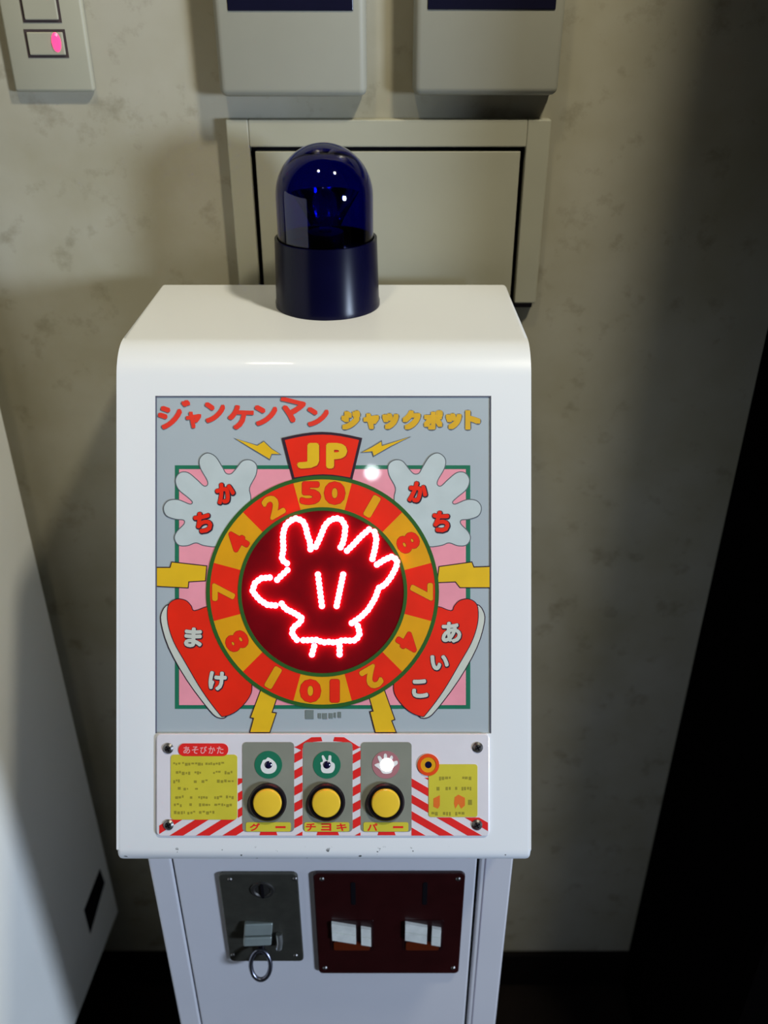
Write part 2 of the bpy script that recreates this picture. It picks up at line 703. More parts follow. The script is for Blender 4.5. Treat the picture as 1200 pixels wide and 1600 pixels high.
P_back = (BACK_Y, TOP_Z)
tc_ = (TOP_Z - FACE_O.z) / cp
P_top = (FACE_O.y + tc_ * sp, TOP_Z)
P_lip = face_yz(1359)
P_und = (BODY_Y + 0.02, P_lip[1] - 0.012)
P_back2 = (BACK_Y, P_lip[1] - 0.012)
prof = [Vector(P_back)] + arc_corner(P_top, P_back, P_lip, 0.040, 10) + arc_corner(P_lip, P_top, P_und, 0.011, 6) + [Vector(P_und), Vector(P_back2)]
bm = bmesh.new()
Lv = [bm.verts.new((-HALF, q.x - MLOC.y, q.y)) for q in prof]
Rv = [bm.verts.new((HALF, q.x - MLOC.y, q.y)) for q in prof]
bm.faces.new(Lv)
bm.faces.new(Rv[::-1])
for i in range(len(prof)):
    j = (i + 1) % len(prof)
    bm.faces.new((Lv[i], Rv[i], Rv[j], Lv[j]))
side_edges = [e for e in bm.edges if abs(e.verts[0].co.x - e.verts[1].co.x) < 1e-6]
bmesh.ops.bevel(bm, geom=side_edges, offset=0.0035, segments=3, affect='EDGES', profile=0.5)
me = mesh(bm)
tmp = obj('housing_raw', me, ENAMEL, mach)
ART = (242.5, 618.5, 767.5, 1146)       # opening of the picture panel in picture pixels
x0, y0 = F(ART[0], ART[3])
x1, y1 = F(ART[2], ART[1])
cut = obj('cutter', box((x0, y0, -0.0022), (x1, y1, 0.05)), ENAMEL, None, FACE_O, FACE_ROT)
md = tmp.modifiers.new('cut', 'BOOLEAN')
md.object = cut
md.solver = 'EXACT'
bpy.context.view_layer.update()
me2 = bpy.data.meshes.new_from_object(tmp.evaluated_get(bpy.context.evaluated_depsgraph_get()))
bpy.data.objects.remove(tmp)
bpy.data.objects.remove(cut)
me2.materials.clear()
obj('housing', me2, ENAMEL, mach, smooth=25)

# lower cabinet: body shell with two front posts, and the coin door between them
bt = P_und[1] + 0.002
body = obj('cabinet_body', None or box((-HALF, 0.012 + BODY_Y - MLOC.y, 0.03), (HALF, BACK_Y - MLOC.y, bt), 0.002), BODYW, mach)
by0 = BODY_Y - MLOC.y
for a, b in ((232, 269.5), (749, 800.5)):
    pa, pb = atY(a, 1358, BODY_Y).x - FX, atY(b, 1358, BODY_Y).x - FX
    pa, pb = max(pa, -HALF), min(pb, HALF)
    obj('front_post', box((pa, by0, 0.03), (pb, by0 + 0.0125, bt), 0.0018), BODYW, mach)
obj('door_gap', box((-HALF + 0.012, by0 + 0.0095, 0.05), (HALF - 0.012, by0 + 0.0118, bt)), GAP_SHADOW, mach)
da, db = atY(272, 1358, BODY_Y).x - FX, atY(744.5, 1358, BODY_Y).x - FX
door = obj('coin_door', box((da, by0 + 0.0005, 0.06), (db, by0 + 0.0100, bt), 0.0015), BODYW, mach)
pa = atY(757, 1358, BODY_Y).x - FX
obj('post_crease', box((pa, by0 - 0.0003, 0.04), (pa + 0.0012, by0 + 0.002, bt)), mat('crease_grey', (150, 146, 160), 0.6), mach)
for sx in (-1, 1):
    for sy in (by0 + 0.04, BACK_Y - MLOC.y - 0.04):
        obj('foot', lathe_mesh([(0, 0), (0.018, 0), (0.020, 0.005), (0.016, 0.031), (0, 0.031)], 24), BLACK, mach, (sx * 0.13, sy, 0))

# ---- picture panel: a printed plate set in the opening, all its pieces thin layers of it
Zb = -0.0012                             # plate surface below the housing's face
LZ = 0.00022                             # one layer of print


def face_part(name, bm_or_me, mats, parent=None, smooth=None):
    me_ = bm_or_me if isinstance(bm_or_me, bpy.types.Mesh) else mesh(bm_or_me)
    if parent is None:
        return obj(name, me_, mats, mach, rel(FACE_O), FACE_ROT, smooth)
    return obj(name, me_, mats, parent, smooth=smooth)


bm = bmesh.new()
prism(bm, FP([(244, 620), (766, 620), (766, 1146), (244, 1146)]), -0.0021, Zb)
art = face_part('picture_panel', bm, SILVER)
bm = bmesh.new()
for q in ((242.6, 618.6, 767.4, 620.4), (242.6, 618.6, 244.6, 1146), (765.6, 618.6, 767.4, 1146)):
    prism(bm, FP([(q[0], q[1]), (q[2], q[1]), (q[2], q[3]), (q[0], q[3])]), -0.0021, -0.0004)
face_part('edge_strip', bm, mat('edge_strip_grey', (92, 96, 112), 0.6), art)  # thin grey strips that darken the edge of the opening


def layer(name, outline, mi_mat, z, edge=0.0, edge_mat=None, parent=art, dz=LZ, base=Zb):
    bm_ = bmesh.new()
    pts = FP(outline)
    z0 = base + z * LZ
    if edge:
        prism(bm_, grow(pts, edge * SPX), base - 0.0002, z0 + dz * 0.5, 1)
        prism(bm_, pts, base - 0.0002, z0 + dz, 0)
        return face_part(name, bm_, [mi_mat, edge_mat], parent)
    prism(bm_, pts, base - 0.0002, z0 + dz, 0)
    return face_part(name, bm_, [mi_mat], parent)


RC = (504, 925)                          # centre of the number ring
RO, RI = 182.0, 129.0
layer('square_frame', [(273, 727), (735, 727), (735, 1108), (273, 1108)], GREEN, 0)
layer('pink_field', [(279.5, 733), (728, 733), (728, 1102), (279.5, 1102)], PINK, 1)

bolts = [
    ([(268.5, 879), (322, 885), (320, 907), (294, 908.5), (293, 918), (245, 915.5), (245, 887.5), (266, 887.5)], 1.6),
    ([(686.7, 886), (737, 879), (740, 887), (765, 886), (765, 917.5), (719, 917.5), (712, 908.5), (684, 909.7)], 1.6),
    ([(408, 1078), (432, 1090), (424, 1114), (430.7, 1115), (421, 1144), (391, 1144), (397, 1122), (392, 1121)], 1.6),
    ([(577, 1088), (600, 1079), (616, 1124), (611, 1126), (618, 1144), (587, 1144), (579, 1113), (584, 1112)], 1.6),
    ([(368, 685.5), (402, 696.5), (412, 690), (424, 701.5), (437, 709.5), (424, 709), (421, 717), (396, 702)], 1.3),
    ([(639.5, 683), (610, 697), (584, 712), (582, 705), (566, 706.5), (581, 699), (595.7, 690), (596.5, 697)], 1.3),
]
for pts, ed in bolts:
    layer('lightning_bolt', pts, YELLOW, 2, ed, INKGREY if ed < 1.5 else INK)

hand_l = [(391, 778), (389, 762), (399, 742), (400, 727), (391, 719.5), (379, 721), (369, 733), (361, 741), (352.5, 740),
          (347, 731), (336, 714), (323, 708.5), (312.5, 717), (313.5, 731), (324, 750), (324.5, 758), (318, 760), (307, 750),
          (293, 739), (281, 739.5), (274.5, 750), (279, 764), (293, 776), (301, 784), (296.5, 788.5), (278, 781.5), (263, 783),
          (256, 793), (260, 805), (274, 810.5), (287, 812), (288, 819), (277, 830.5), (273, 841), (279, 851), (292, 852),
          (306, 847.5), (320, 852), (345, 852), (372, 830), (388, 800)]
hand_r = [(1007.5 - x, y) for x, y in hand_l]
slab_l = [(262, 953), (266, 942), (277, 936.5), (290, 939), (298, 947), (304, 955), (335, 950), (360, 1000), (386, 1050), (393, 1074),
          (387, 1092), (369, 1111), (350, 1119), (342, 1114), (316, 1079), (290, 1035), (272, 1003), (263, 975)]
side_l = [(262, 946), (254, 955), (252, 972), (264, 1012), (292, 1062), (327, 1109), (341, 1121), (352, 1120), (342, 1112), (316, 1079),
          (290, 1035), (272, 1003), (263, 975), (263, 960)]
slab_r = [(1008.5 - x, y) for x, y in slab_l]
side_r = [(1008.5 - x, y) for x, y in side_l]
for hp in (hand_l, hand_r):
    layer('open_hand', spline(hp, 4), GLOVE, 2, 1.5, INKGREY)
for spts, sd in ((slab_l, side_l), (slab_r, side_r)):
    layer('slab_edge', spline(sd, 3), LETGREY, 2, 1.6, INK)
    layer('red_slab', spline(spts, 4), RED, 3, 1.3, INK)


def lettering(name, items, fill, edge_m, z, off, edge, parent=art, base=Zb, shift=(0.6, -0.8), square=False):
    for ch, px, py, wd, ht, rot in items:
        bm_ = bmesh.new()
        x_, y_ = F(px, py)
        glyph(bm_, ch, x_, y_, wd * SPX, ht * SPX, R(rot), base + z * LZ + 0.00006, off * SPX, 0, edge * SPX, 1, 0.00008,
              (shift[0] * SPX, shift[1] * SPX), square)
        o_ = face_part(name, bm_, [fill, edge_m], parent)


lettering('red_kana', [('か', 352, 770, 30, 33, 10), ('ち', 317, 816, 28, 33, 8), ('か', 653, 769, 30, 33, -8), ('ち', 689, 815, 28, 33, -6)],
          RED, INK, 4, 1.9, 1.5)
lettering('grey_kana', [('ま', 302, 996, 28, 31, -3), ('け', 340, 1064, 28, 30, -4), ('い', 687, 1035, 28, 24, 4),
                        ('こ', 656, 1076, 25, 29, 3)], LETGREY, INK, 5, 1.7, 1.2)
lettering('grey_kana', [('あ', 705, 988, 31, 33, 3)], LETGREY, INK, 5, 1.5, 1.2)
lettering('title_kana', [('シ', 266, 650, 38, 36, 12), ('゛', 290, 630, 14, 10, 4), ('ャ', 302, 656, 24, 26, -2), ('ン', 336, 643, 32, 32, 6), ('ケ', 376, 652, 40, 38, -2), ('ン', 416, 647, 36, 32, 8),
                         ('マ', 455, 641, 40, 36, -14), ('ン', 497, 650, 34, 30, 4)], TITLERED, INKGREY, 1, 1.6, 0.5, shift=(-1.0, -0.9), square=True)
lettering('gold_kana', [('ジ', 548, 656, 30, 30, 0), ('ャ', 580, 658, 25, 25, 0), ('ッ', 610, 658, 26, 25, 0), ('ク', 643, 656, 29, 30, 0), ('ポ', 677, 656, 30, 30, 0),
                        ('ッ', 709, 658, 25, 25, 0), ('ト', 739, 656, 24, 30, 0)], GOLD, INKGREY, 1, 2.3, 1.4, shift=(0.3, -0.5), square=True)

# number ring: twelve segments with their numerals, in two rims
bm = bmesh.new()
x_, y_ = F(*RC)
lathe(bm, [(RO * SPX, Zb), (RO * SPX, Zb + 5.2 * LZ), ((RO - 6) * SPX, Zb + 5.2 * LZ), ((RO - 6) * SPX, Zb)], 96, x_, y_)
lathe(bm, [((RI + 3.5) * SPX, Zb), ((RI + 3.5) * SPX, Zb + 6.2 * LZ), ((RI - 2) * SPX, Zb + 6.2 * LZ), ((RI - 2) * SPX, Zb)], 96, x_, y_)
face_part('ring_rim', bm, DGREEN, art)
nums = ['50', '1', '8', '7', '4', '2', '10', '1', '8', '7', '4', '2']
ycol = {0, 2, 4, 6, 8, 10}
for k, t in enumerate(nums):
    a = -k * 30                          # clockwise from the top
    bm = bmesh.new()
    half_ang = 15
    pts = []
    for i in range(9):
        q = R(90 + a - half_ang + 2 * half_ang * i / 8)
        pts.append((x_ + RO * 0.975 * SPX * math.cos(q), y_ + RO * 0.975 * SPX * math.sin(q)))
    for i in range(8, -1, -1):
        q = R(90 + a - half_ang + 2 * half_ang * i / 8)
        pts.append((x_ + RI * SPX * math.cos(q), y_ + RI * SPX * math.sin(q)))
    prism(bm, pts, Zb - 0.0002, Zb + 4.6 * LZ)
    yel = k in ycol
    seg = face_part('ring_segment', bm, AMBER if yel else RED, art)
    rad = 154.5 * SPX
    gx, gy = x_ + rad * math.sin(R(-a)), y_ + rad * math.cos(R(-a))
    bm = bmesh.new()
    fill = DKRED if yel else AMBER
    zz = Zb + 4.6 * LZ + 0.00008
    if len(t) == 2:
        for ch, dx in zip(t, (-19, 19)):
            ra = R(a)
            glyph(bm, ch, gx + dx * SPX * math.cos(ra), gy + dx * SPX * math.sin(ra), (33 if ch != '1' else 15) * SPX, 36 * SPX, R(a), zz, 2.6 * SPX, 0, 0.7 * SPX, 1, 0.00008)
    else:
        glyph(bm, t, gx, gy, (28 if t != '1' else 13) * SPX, 36 * SPX, R(a), zz, 2.2 * SPX, 0, 0.7 * SPX, 1, 0.00008)
    face_part('numeral', bm, [RED if yel else AMBER, DKRED], art)

# jackpot badge over the ring
top = [(445 + 116 * i / 8, 687.5 - 8.5 * math.sin(math.pi * i / 8)) for i in range(9)]
bpts = top + [(547, 746)] + [(547 - 85 * i / 6, 746 - 5 * math.sin(math.pi * i / 6)) for i in range(1, 6)] + [(460, 746)]
layer('jackpot_badge', bpts, RED, 3, 4.2, INK)
lettering('badge_letter', [('J', 481, 712, 35, 40, 0), ('P', 526, 712, 33, 40, 0)], YELLOW, DKRED, 4, 3.2, 0.8)
# small illegible maker's mark under the ring
bm = bmesh.new()
for a, b, t, bo in ((477, 490, 1110, 1124), (497, 502, 1115, 1123), (504, 511, 1115, 1124), (514, 520, 1115, 1123), (522, 525, 1114, 1122), (528, 533, 1113, 1122)):
    prism(bm, FP([(a, t), (b, t), (b, bo), (a, bo)]), Zb - 0.0002, Zb + 2 * LZ)
face_part('maker_mark', bm, mat('print_mark_grey', (112, 122, 120), 0.5), art)

# ---- dark red lamp disc with its dots
bm = bmesh.new()
lathe(bm, [(0, Zb + 3.2 * LZ), ((RI - 1) * SPX, Zb + 3.2 * LZ), ((RI - 1) * SPX, Zb - 0.0003), (0, Zb - 0.0003)], 96, x_, y_)
disc = face_part('lamp_disc', bm, mat('lamp_disc_red', (104, 2, 12), 0.5, coat=0.0, var=0.1, scale=60, spec=0.12))


def dots(pl, step=6.6):
    pl = [Vector((370 + a / 4.2857, 780 + b / 4.2857)) for a, b in pl]
    out = [pl[0].copy()]
    carry = 0.0
    total = sum((q - p).length for p, q in zip(pl, pl[1:]))
    n = max(1, round(total / step))
    st = total / n
    acc, nextd = 0.0, st
    for p, q in zip(pl, pl[1:]):
        L = (q - p).length
        while nextd <= acc + L + 1e-6 and len(out) <= n:
            out.append(p.lerp(q, (nextd - acc) / L))
            nextd += st
        acc += L
    return out


paths = [
    [(335, 430), (300, 405), (312, 330), (308, 262), (312, 215), (328, 175), (355, 145), (398, 128), (440, 145), (462, 185), (472, 240), (490, 285), (493, 335)],
    [(528, 318), (552, 268), (570, 225), (590, 175), (620, 145), (662, 125), (705, 140), (727, 180), (722, 240), (712, 290), (695, 322)],
    [(738, 345), (785, 300), (830, 250), (885, 203)],
    [(922, 218), (935, 265), (926, 330), (908, 400)],
    [(938, 438), (985, 408), (1035, 385), (1075, 405), (1068, 455), (1030, 525), (990, 575), (950, 595), (928, 660), (880, 740), (830, 790), (770, 830)],
    [(810, 850), (824, 900), (798, 945), (755, 948), (708, 945), (660, 962), (620, 955), (580, 960), (530, 942), (488, 945), (445, 945)],
    [(402, 942), (370, 905), (376, 860), (412, 835), (440, 800), (400, 772), (362, 752), (325, 735), (300, 700)],
    [(258, 712), (205, 708), (160, 680), (130, 650), (105, 615), (118, 565), (160, 530), (220, 525)],
    [(270, 540), (305, 505), (338, 475)],
    [(543, 505), (570, 715)], [(712, 505), (668, 715)],
    [(518, 985), (503, 1040)], [(688, 985), (688, 1040)],
]
led_me = lathe_mesh([(0, 0.0024), (2.6 * SPX, 0.0021), (4.4 * SPX, 0.0012), (4.9 * SPX, -0.0003)], 14)
LED = mat('lit_red_dot', (255, 90, 110), 0.4, emit=(1.0, 0.055, 0.09), estr=36.0)
led_me.materials.append(LED)
for pl_ in paths:
    for q in dots(pl_):
        o_ = bpy.data.objects.new('lamp_dot', led_me)
        C.objects.link(o_)
        o_.parent = disc
        fx_, fy_ = F(q.x, q.y)
        o_.location = (fx_, fy_, Zb + 3.2 * LZ)

# ------------------------------------------------------------------ control plate
CZ0, CZ1 = -0.0002, 0.0022
bm = bmesh.new()
prism(bm, rrect(*F(245, 1305.5), *F(764.5, 1145.5), 8 * SPX), CZ0, CZ1)
ctl = face_part('control_plate', bm, PLATE)
bev = ctl.modifiers.new('edge', 'BEVEL')
bev.width = 0.0009
bev.segments = 2
bev.limit_method = 'ANGLE'


def cpart(name, outline, m, z, edge=0, em=None):
    return layer(name, outline, m, z, edge, em, ctl, LZ, CZ1)


def ppx(px0, py0, px1, py1, r):
    return [(506 + a / SPX, 800 - b / SPX) for a, b in rrect(*F(px0, py1), *F(px1, py0), r * SPX)]


# candy stripes, clipped to the plate's edges and around the grey plates
def stripes(regions, slope, pitch, width, phase):
    bm_ = bmesh.new()
    for (x0, y0, x1, y1) in regions:
        for k in range(-60, 60):
            c_ = phase + k * pitch
            # line: y = c_ + slope * x
            q = [(x0 - 5, c_ + slope * (x0 - 5)), (x1 + 5, c_ + slope * (x1 + 5)),
                 (x1 + 5, c_ + width + slope * (x1 + 5)), (x0 - 5, c_ + width + slope * (x0 - 5))]
            q = clip(q, x0, y0, x1, y1)
            if len(q) >= 3:
                prism(bm_, FP(q), CZ1 - 0.0002, CZ1 + LZ)
    return bm_


face_part('stripes', stripes([(250, 1279, 372.5, 1304), (372.5, 1215, 381, 1304)], -0.62, 25.5, 13.0, 1520), STRIPE, ctl)
for rg in ((460.5, 1166, 473, 1304), (551.5, 1166, 563.5, 1304)):
    face_part('stripes', stripes([rg], -0.55, 25.5, 13.5, 1507), STRIPE, ctl)
face_part('stripes', stripes([(643, 1214, 669, 1304), (669, 1276, 762, 1304)], 0.58, 25.5, 13.0, 1352 - 510), STRIPE, ctl)
bm = bmesh.new()
for q in ([(460, 1166), (464, 1165), (487, 1151), (502, 1150.5), (504, 1157), (490, 1158), (473, 1168), (473, 1172)],
          [(564, 1166), (560, 1165), (538, 1151), (523, 1150.5), (521, 1157), (535, 1158), (551.5, 1168), (551.5, 1172)]):
    prism(bm, FP(q), CZ1 - 0.0002, CZ1 + LZ)
for a, b in ((408, 432), (497, 528), (592, 616)):
    prism(bm, FP([(a, 1297), (b, 1297), (b + 2, 1303.5), (a - 2, 1303.5)]), CZ1 - 0.0002, CZ1 + 0.8 * LZ)
face_part('stripes', bm, STRIPE, ctl)

# labels
cpart('instruction_label', ppx(268, 1178, 371.5, 1279, 5), LABEL, 1)
cpart('heading_badge', ppx(280, 1160.5, 357.5, 1180, 9), STRIPE, 2)
cpart('price_label', ppx(669.5, 1193, 745.5, 1275, 4), LABEL, 1)
for i, ch in enumerate('あそびかた'):
    bm = bmesh.new()
    x_, y_ = F(293 + i * 13, 1170.5)
    glyph(bm, ch, x_, y_, 10.5 * SPX, 11.5 * SPX, 0, CZ1 + 3.2 * LZ, 0.25 * SPX)
    face_part('badge_kana', bm, BADGETXT, ctl)
rnd = random.Random(4)
bm = bmesh.new()
for yy, runs in ((1190, [(272, 283), (286, 318), (322, 352)]), (1204, [(276, 300), (305, 316), (334, 346), (352, 364)]), (1217, [(272, 282), (304, 309), (316, 326), (340, 366)]),
                 (1229, [(279, 285), (288, 295), (306, 312)]), (1242, [(275, 288), (298, 304), (311, 327), (336, 350), (354, 366)]), (1254, [(273, 285), (297, 303), (312, 330), (336, 364)]),
                 (1266, [(273, 290), (294, 308), (312, 336)])):
    for a, b in runs:
        x = a
        while x < b - 1.5:
            ww = rnd.uniform(2.2, 4.6)
            hh = rnd.uniform(2.2, 5.0)
            yo = rnd.uniform(-1, 1)
            prism(bm, FP([(x, yy + yo), (min(b, x + ww), yy + yo), (min(b, x + ww), yy + yo + hh), (x, yy + yo + hh)]), CZ1, CZ1 + 2.5 * LZ)
            x += ww + rnd.uniform(0.8, 1.8)
face_part('fine_print', bm, LABELTXT, ctl)
bm = bmesh.new()
for yy, runs in ((1212, [(686, 706), (722, 738)]), (1228, [(682, 688), (696, 704), (711, 714), (721, 738)]), (1267, [(674, 686), (692, 704), (711, 728)])):
    for a, b in runs:
        x = a
        while x < b - 1.5:
            ww = rnd.uniform(2.2, 4.6)
            hh = rnd.uniform(3.0, 6.0)
            prism(bm, FP([(x, yy), (min(b, x + ww), yy), (min(b, x + ww), yy + hh), (x, yy + hh)]), CZ1, CZ1 + 2.5 * LZ)
            x += ww + rnd.uniform(0.8, 1.8)
prism(bm, FP([(731, 1248), (737, 1248), (737, 1256), (731, 1256)]), CZ1, CZ1 + 2.5 * LZ)
face_part('fine_print', bm, LABELTXT, ctl)
bm = bmesh.new()
for q in ([(677, 1246), (687, 1241), (687, 1257), (684, 1262), (677, 1259)], [(710, 1244), (716, 1240), (726, 1245), (726, 1257), (720, 1262), (716, 1254), (711, 1262), (709, 1254)]):
    prism(bm, FP(q), CZ1, CZ1 + 2.5 * LZ)
face_part('price_mark', bm, LABELORANGE, ctl)

# three grey stations, each with a round sign, a signal lamp and a push button
words = ['グー', 'チョキ', 'パー']
fist = [(410, 1190), (412, 1186), (416, 1185), (419, 1182), (424, 1184), (428, 1187), (432, 1192), (433, 1198), (430, 1204), (424, 1207), (416, 1207), (410, 1203), (408, 1196)]
scis = [(502, 1195), (501, 1190), (505, 1188), (503, 1180), (506, 1179), (510, 1186), (513, 1186), (514, 1179), (518, 1180), (518, 1188), (523, 1192), (523, 1200), (518, 1206), (506, 1206), (502, 1201)]
palm = [(585, 1194), (590, 1191), (593, 1190), (590, 1181), (594, 1180), (599, 1186), (600, 1177), (604, 1177), (606, 1186), (611, 1179), (614, 1182), (612, 1189), (620, 1187), (621, 1192), (614, 1198), (611, 1206), (599, 1207), (593, 1200)]
signs = [GREEN, GREEN, mat('print_sign_rose', (170, 112, 118), 0.45, coat=0.3)]
icons = [fist, scis, palm]
stations = [(379.5, 460, 420), (474, 551, 511), (564, 643, 603)]
ring_me = lathe_mesh([(29 * SPX, 0), (29.5 * SPX, 0.003), (27 * SPX, 0.0046), (23.4 * SPX, 0.0046), (22.6 * SPX, 0.0020), (22.6 * SPX, 0)], 48)
cap_me = lathe_mesh([(0, 0.0070), (15 * SPX, 0.0069), (20.6 * SPX, 0.0064), (22.2 * SPX, 0.0052), (22.2 * SPX, 0)], 48)
for q, mtl in ((ring_me, BLACK), (cap_me, CAPY)):
    q.materials.append(mtl)
    for p in q.polygons:
        p.use_smooth = True
    q.set_sharp_from_angle(angle=R(35))
for i, (a, b, c_) in enumerate(stations):
    cpart('station_plate', ppx(a, 1158.5, b, 1298, 6), PANELGREY, 0.6)
    circ = [(c_ + 21.5 * math.cos(t * math.pi / 20), 1193.5 + 21.5 * math.sin(t * math.pi / 20)) for t in range(40)]
    cpart('round_sign', circ, signs[i], 2)
    cpart('hand_icon', spline(icons[i], 3), WHITEINK, 3)
    bm = bmesh.new()
    x_, y_ = F(c_ + (1.5 if i == 2 else 0), 1193.5)
    rr = 10.5 if i == 2 else 6.2
    lathe(bm, [(0, CZ1 + 0.0022), (rr * 0.6 * SPX, CZ1 + 0.0019), (rr * SPX, CZ1 + 0.0008), (rr * SPX, CZ1)], 24, x_, y_)
    face_part('signal_lamp', bm, mat('lit_white_lamp', (255, 240, 245), 0.4, emit=(1.0, 0.78, 0.84), estr=9.0) if i == 2 else LAMPOFF, ctl, 40)
    cpart('word_strip', ppx(385 + (c_ - 420), 1283, 455 + (c_ - 420) * 1.0, 1297.5, 3), LABEL, 2)
    n = len(words[i])
    for j, ch in enumerate(words[i]):
        px_ = c_ - 1 + {2: (-20, 20), 3: (-24, 0, 24)}[n][j]
        bm = bmesh.new()
        x2, y2 = F(px_, 1290.5)
        bar = ch == 'ー'
        glyph(bm, ch, x2, y2, 16 * SPX, (3.4 if bar else 12) * SPX, 0, CZ1 + 3.2 * LZ, 0.5 * SPX)
        face_part('word_kana', bm, STRIPE, ctl)
    bx, by = F(c_ - 0.5, 1250.5)
    pb = obj('push_button', ring_me, [], mach, rel(FACE_O) + Matrix.Rotation(FACE_ROT[0], 3, 'X') @ Vector((bx, by, CZ1 + 0.0003)), FACE_ROT)
    obj('button_cap', cap_me, [], pb)
# orange eyelet beside the price label
bm = bmesh.new()
x_, y_ = F(669, 1193.5)
lathe(bm, [(17 * SPX, CZ1), (17 * SPX, CZ1 + 0.0010), (12 * SPX, CZ1 + 0.0012), (12 * SPX, CZ1 + 0.0008)], 40, x_, y_, 0)
lathe(bm, [(12 * SPX, CZ1 + 0.0008), (5.4 * SPX, CZ1 + 0.0008), (5.4 * SPX, CZ1)], 40, x_, y_, 1)
lathe(bm, [(5.4 * SPX, CZ1 + 0.0006), (0, CZ1 + 0.0006)], 24, x_, y_, 2)
face_part('coin_lamp', bm, [mat('eyelet_red', (228, 74, 28), 0.35, coat=0.3), AMBER, LAMPOFF], ctl)
# corner screws with a cross slot
sc = bmesh.new()
lathe(sc, [(0, 0.0024), (5.0 * SPX, 0.0022), (8.2 * SPX, 0.0008), (8.2 * SPX, 0)], 24, 0, 0, 0)
for a in (0, math.pi / 2):
    c_, s_ = math.cos(a + 0.5), math.sin(a + 0.5)
    pts = [(u * c_ - v * s_, u * s_ + v * c_) for u, v in ((-4.6 * SPX, -0.9 * SPX), (4.6 * SPX, -0.9 * SPX), (4.6 * SPX, 0.9 * SPX), (-4.6 * SPX, 0.9 * SPX))]
    prism(sc, pts, 0.001, 0.00252, 1)
sc_me = mesh(sc)
sc_me.materials.append(STEEL)
sc_me.materials.append(BLACK)
for q in ((264, 1168), (264.5, 1287), (746, 1166.5), (745, 1287)):
    o_ = bpy.data.objects.new('screw', sc_me)
    C.objects.link(o_)
    o_.parent = ctl
    fx_, fy_ = F(*q)
    o_.location = (fx_, fy_, CZ1)

# ------------------------------------------------------------------ coin plate and payout plate on the door
VROT = (math.pi / 2, 0, 0)              # local x -> X, y -> Z, z -> towards the viewer


def door_xy(px, py, y=BODY_Y):
    p = atY(px, py, y)
    return (p.x - FX, p.z)


def door_frame(name, me_, mats, z0, parent=None, smooth=None):
    if parent is None:
        return obj(name, me_, mats, mach, (0, by0 + 0.0005, 0), VROT, smooth)
    return obj(name, me_, mats, parent, None, None, smooth)


def quad_px(pts):
    return [door_xy(*p) for p in pts]


KP = BODY_Y - 0.004
a = door_xy(350, 1435, KP)
b = door_xy(469.5, 1435, KP)
t = door_xy(400, 1367, KP)[1]
bo = door_xy(400, 1503, KP)[1]
bm = bmesh.new()
prism(bm, rrect(a[0], bo, b[0], t, 0.005), 0.0001, 0.0040)
cpl = door_frame('coin_plate', mesh(bm), GREYMETAL, 0)
bv = cpl.modifiers.new('edge', 'BEVEL')
bv.width = 0.0010
bv.segments = 2
bv.limit_method = 'ANGLE'
k = 0.851 / FPX
ccx, ccy = door_xy(410, 1391, KP)
bm = bmesh.new()
lathe(bm, [(19 * k, 0.004), (18 * k, 0.0055), (14 * k, 0.0055), (12 * k, 0.0042), (0, 0.0042)], 32, ccx, ccy)
obj('coin_entry', mesh(bm), mat('dull_dark_steel', (70, 68, 66), 0.5, 0.7), cpl, smooth=30)
bm = bmesh.new()
prism(bm, rrect(ccx - 2.2 * k, ccy - 17 * k, ccx + 2.2 * k, ccy + 17 * k, 2 * k, 3), 0.003, 0.0060)
obj('coin_slot', mesh(bm), GAP_SHADOW, cpl)
# hinged return flap, tilted
fa, fbp = door_xy(382, 1436, KP), door_xy(424, 1470, KP)
bm = bmesh.new()
add_box(bm, (-0.0135, -0.0015, -0.001), (0.0135, 0.0125, 0.005), 0, 0.0012)
add_box(bm, (-0.0135, -0.0125, -0.001), (0.0135, -0.0022, 0.0065), 0, 0.0012)
fo = obj('return_flap', mesh(bm), mat('flap_steel', (150, 160, 156), 0.4, 0.4, var=0.1), cpl,
         ((fa[0] + fbp[0]) / 2, (fa[1] + fbp[1]) / 2, 0.0055), (R(-14), R(8), R(-8)))
pxy = door_xy(437, 1466, KP)
bm = bmesh.new()
tube(bm, [(pxy[0], pxy[1] + 0.009, 0.006), (pxy[0] + 0.0005, pxy[1], 0.0085), (pxy[0] - 0.001, pxy[1] - 0.010, 0.0085)], 0.0032, 12)
obj('latch_pin', mesh(bm), CHROME, cpl, smooth=50)
hx, hy = door_xy(409, 1478, KP)
bm = bmesh.new()
add_box(bm, (hx - 0.003, hy - 0.008, 0.003), (hx + 0.003, hy + 0.008, 0.0095), 0, 0.001)
obj('ring_tab', mesh(bm), BLACK, cpl)
psc = lathe_mesh([(0, 0.0014), (2.6 * k, 0.0012), (4.2 * k, 0)], 16)
psc.materials.append(STEEL)
for q in ((359, 1375), (461, 1374), (364, 1493), (462, 1494)):
    o_ = bpy.data.objects.new('screw', psc)
    C.objects.link(o_)
    o_.parent = cpl
    s2 = door_xy(*q, KP)
    o_.location = (s2[0], s2[1], 0.004)

# key ring hanging from the tab
rx, ry = door_xy(408, 1501, BODY_Y - 0.012)
kr = bmesh.new()
R_ = 0.0096
tube(kr, [(R_ * math.cos(2 * math.pi * i / 40), 0.0, R_ * 1.6 * math.sin(2 * math.pi * i / 40)) for i in range(40)], 0.0023, 10, 0, True)
ring = obj('key_ring', mesh(kr), mat('ring_steel', (120, 122, 136), 0.25, 0.95, var=0.1), None,
           (rx + FX, BODY_Y - 0.0165, ry), (R(-25), 0, R(4)), 60)
tag(ring, 'small steel ring hanging from the grey coin plate', 'ring')

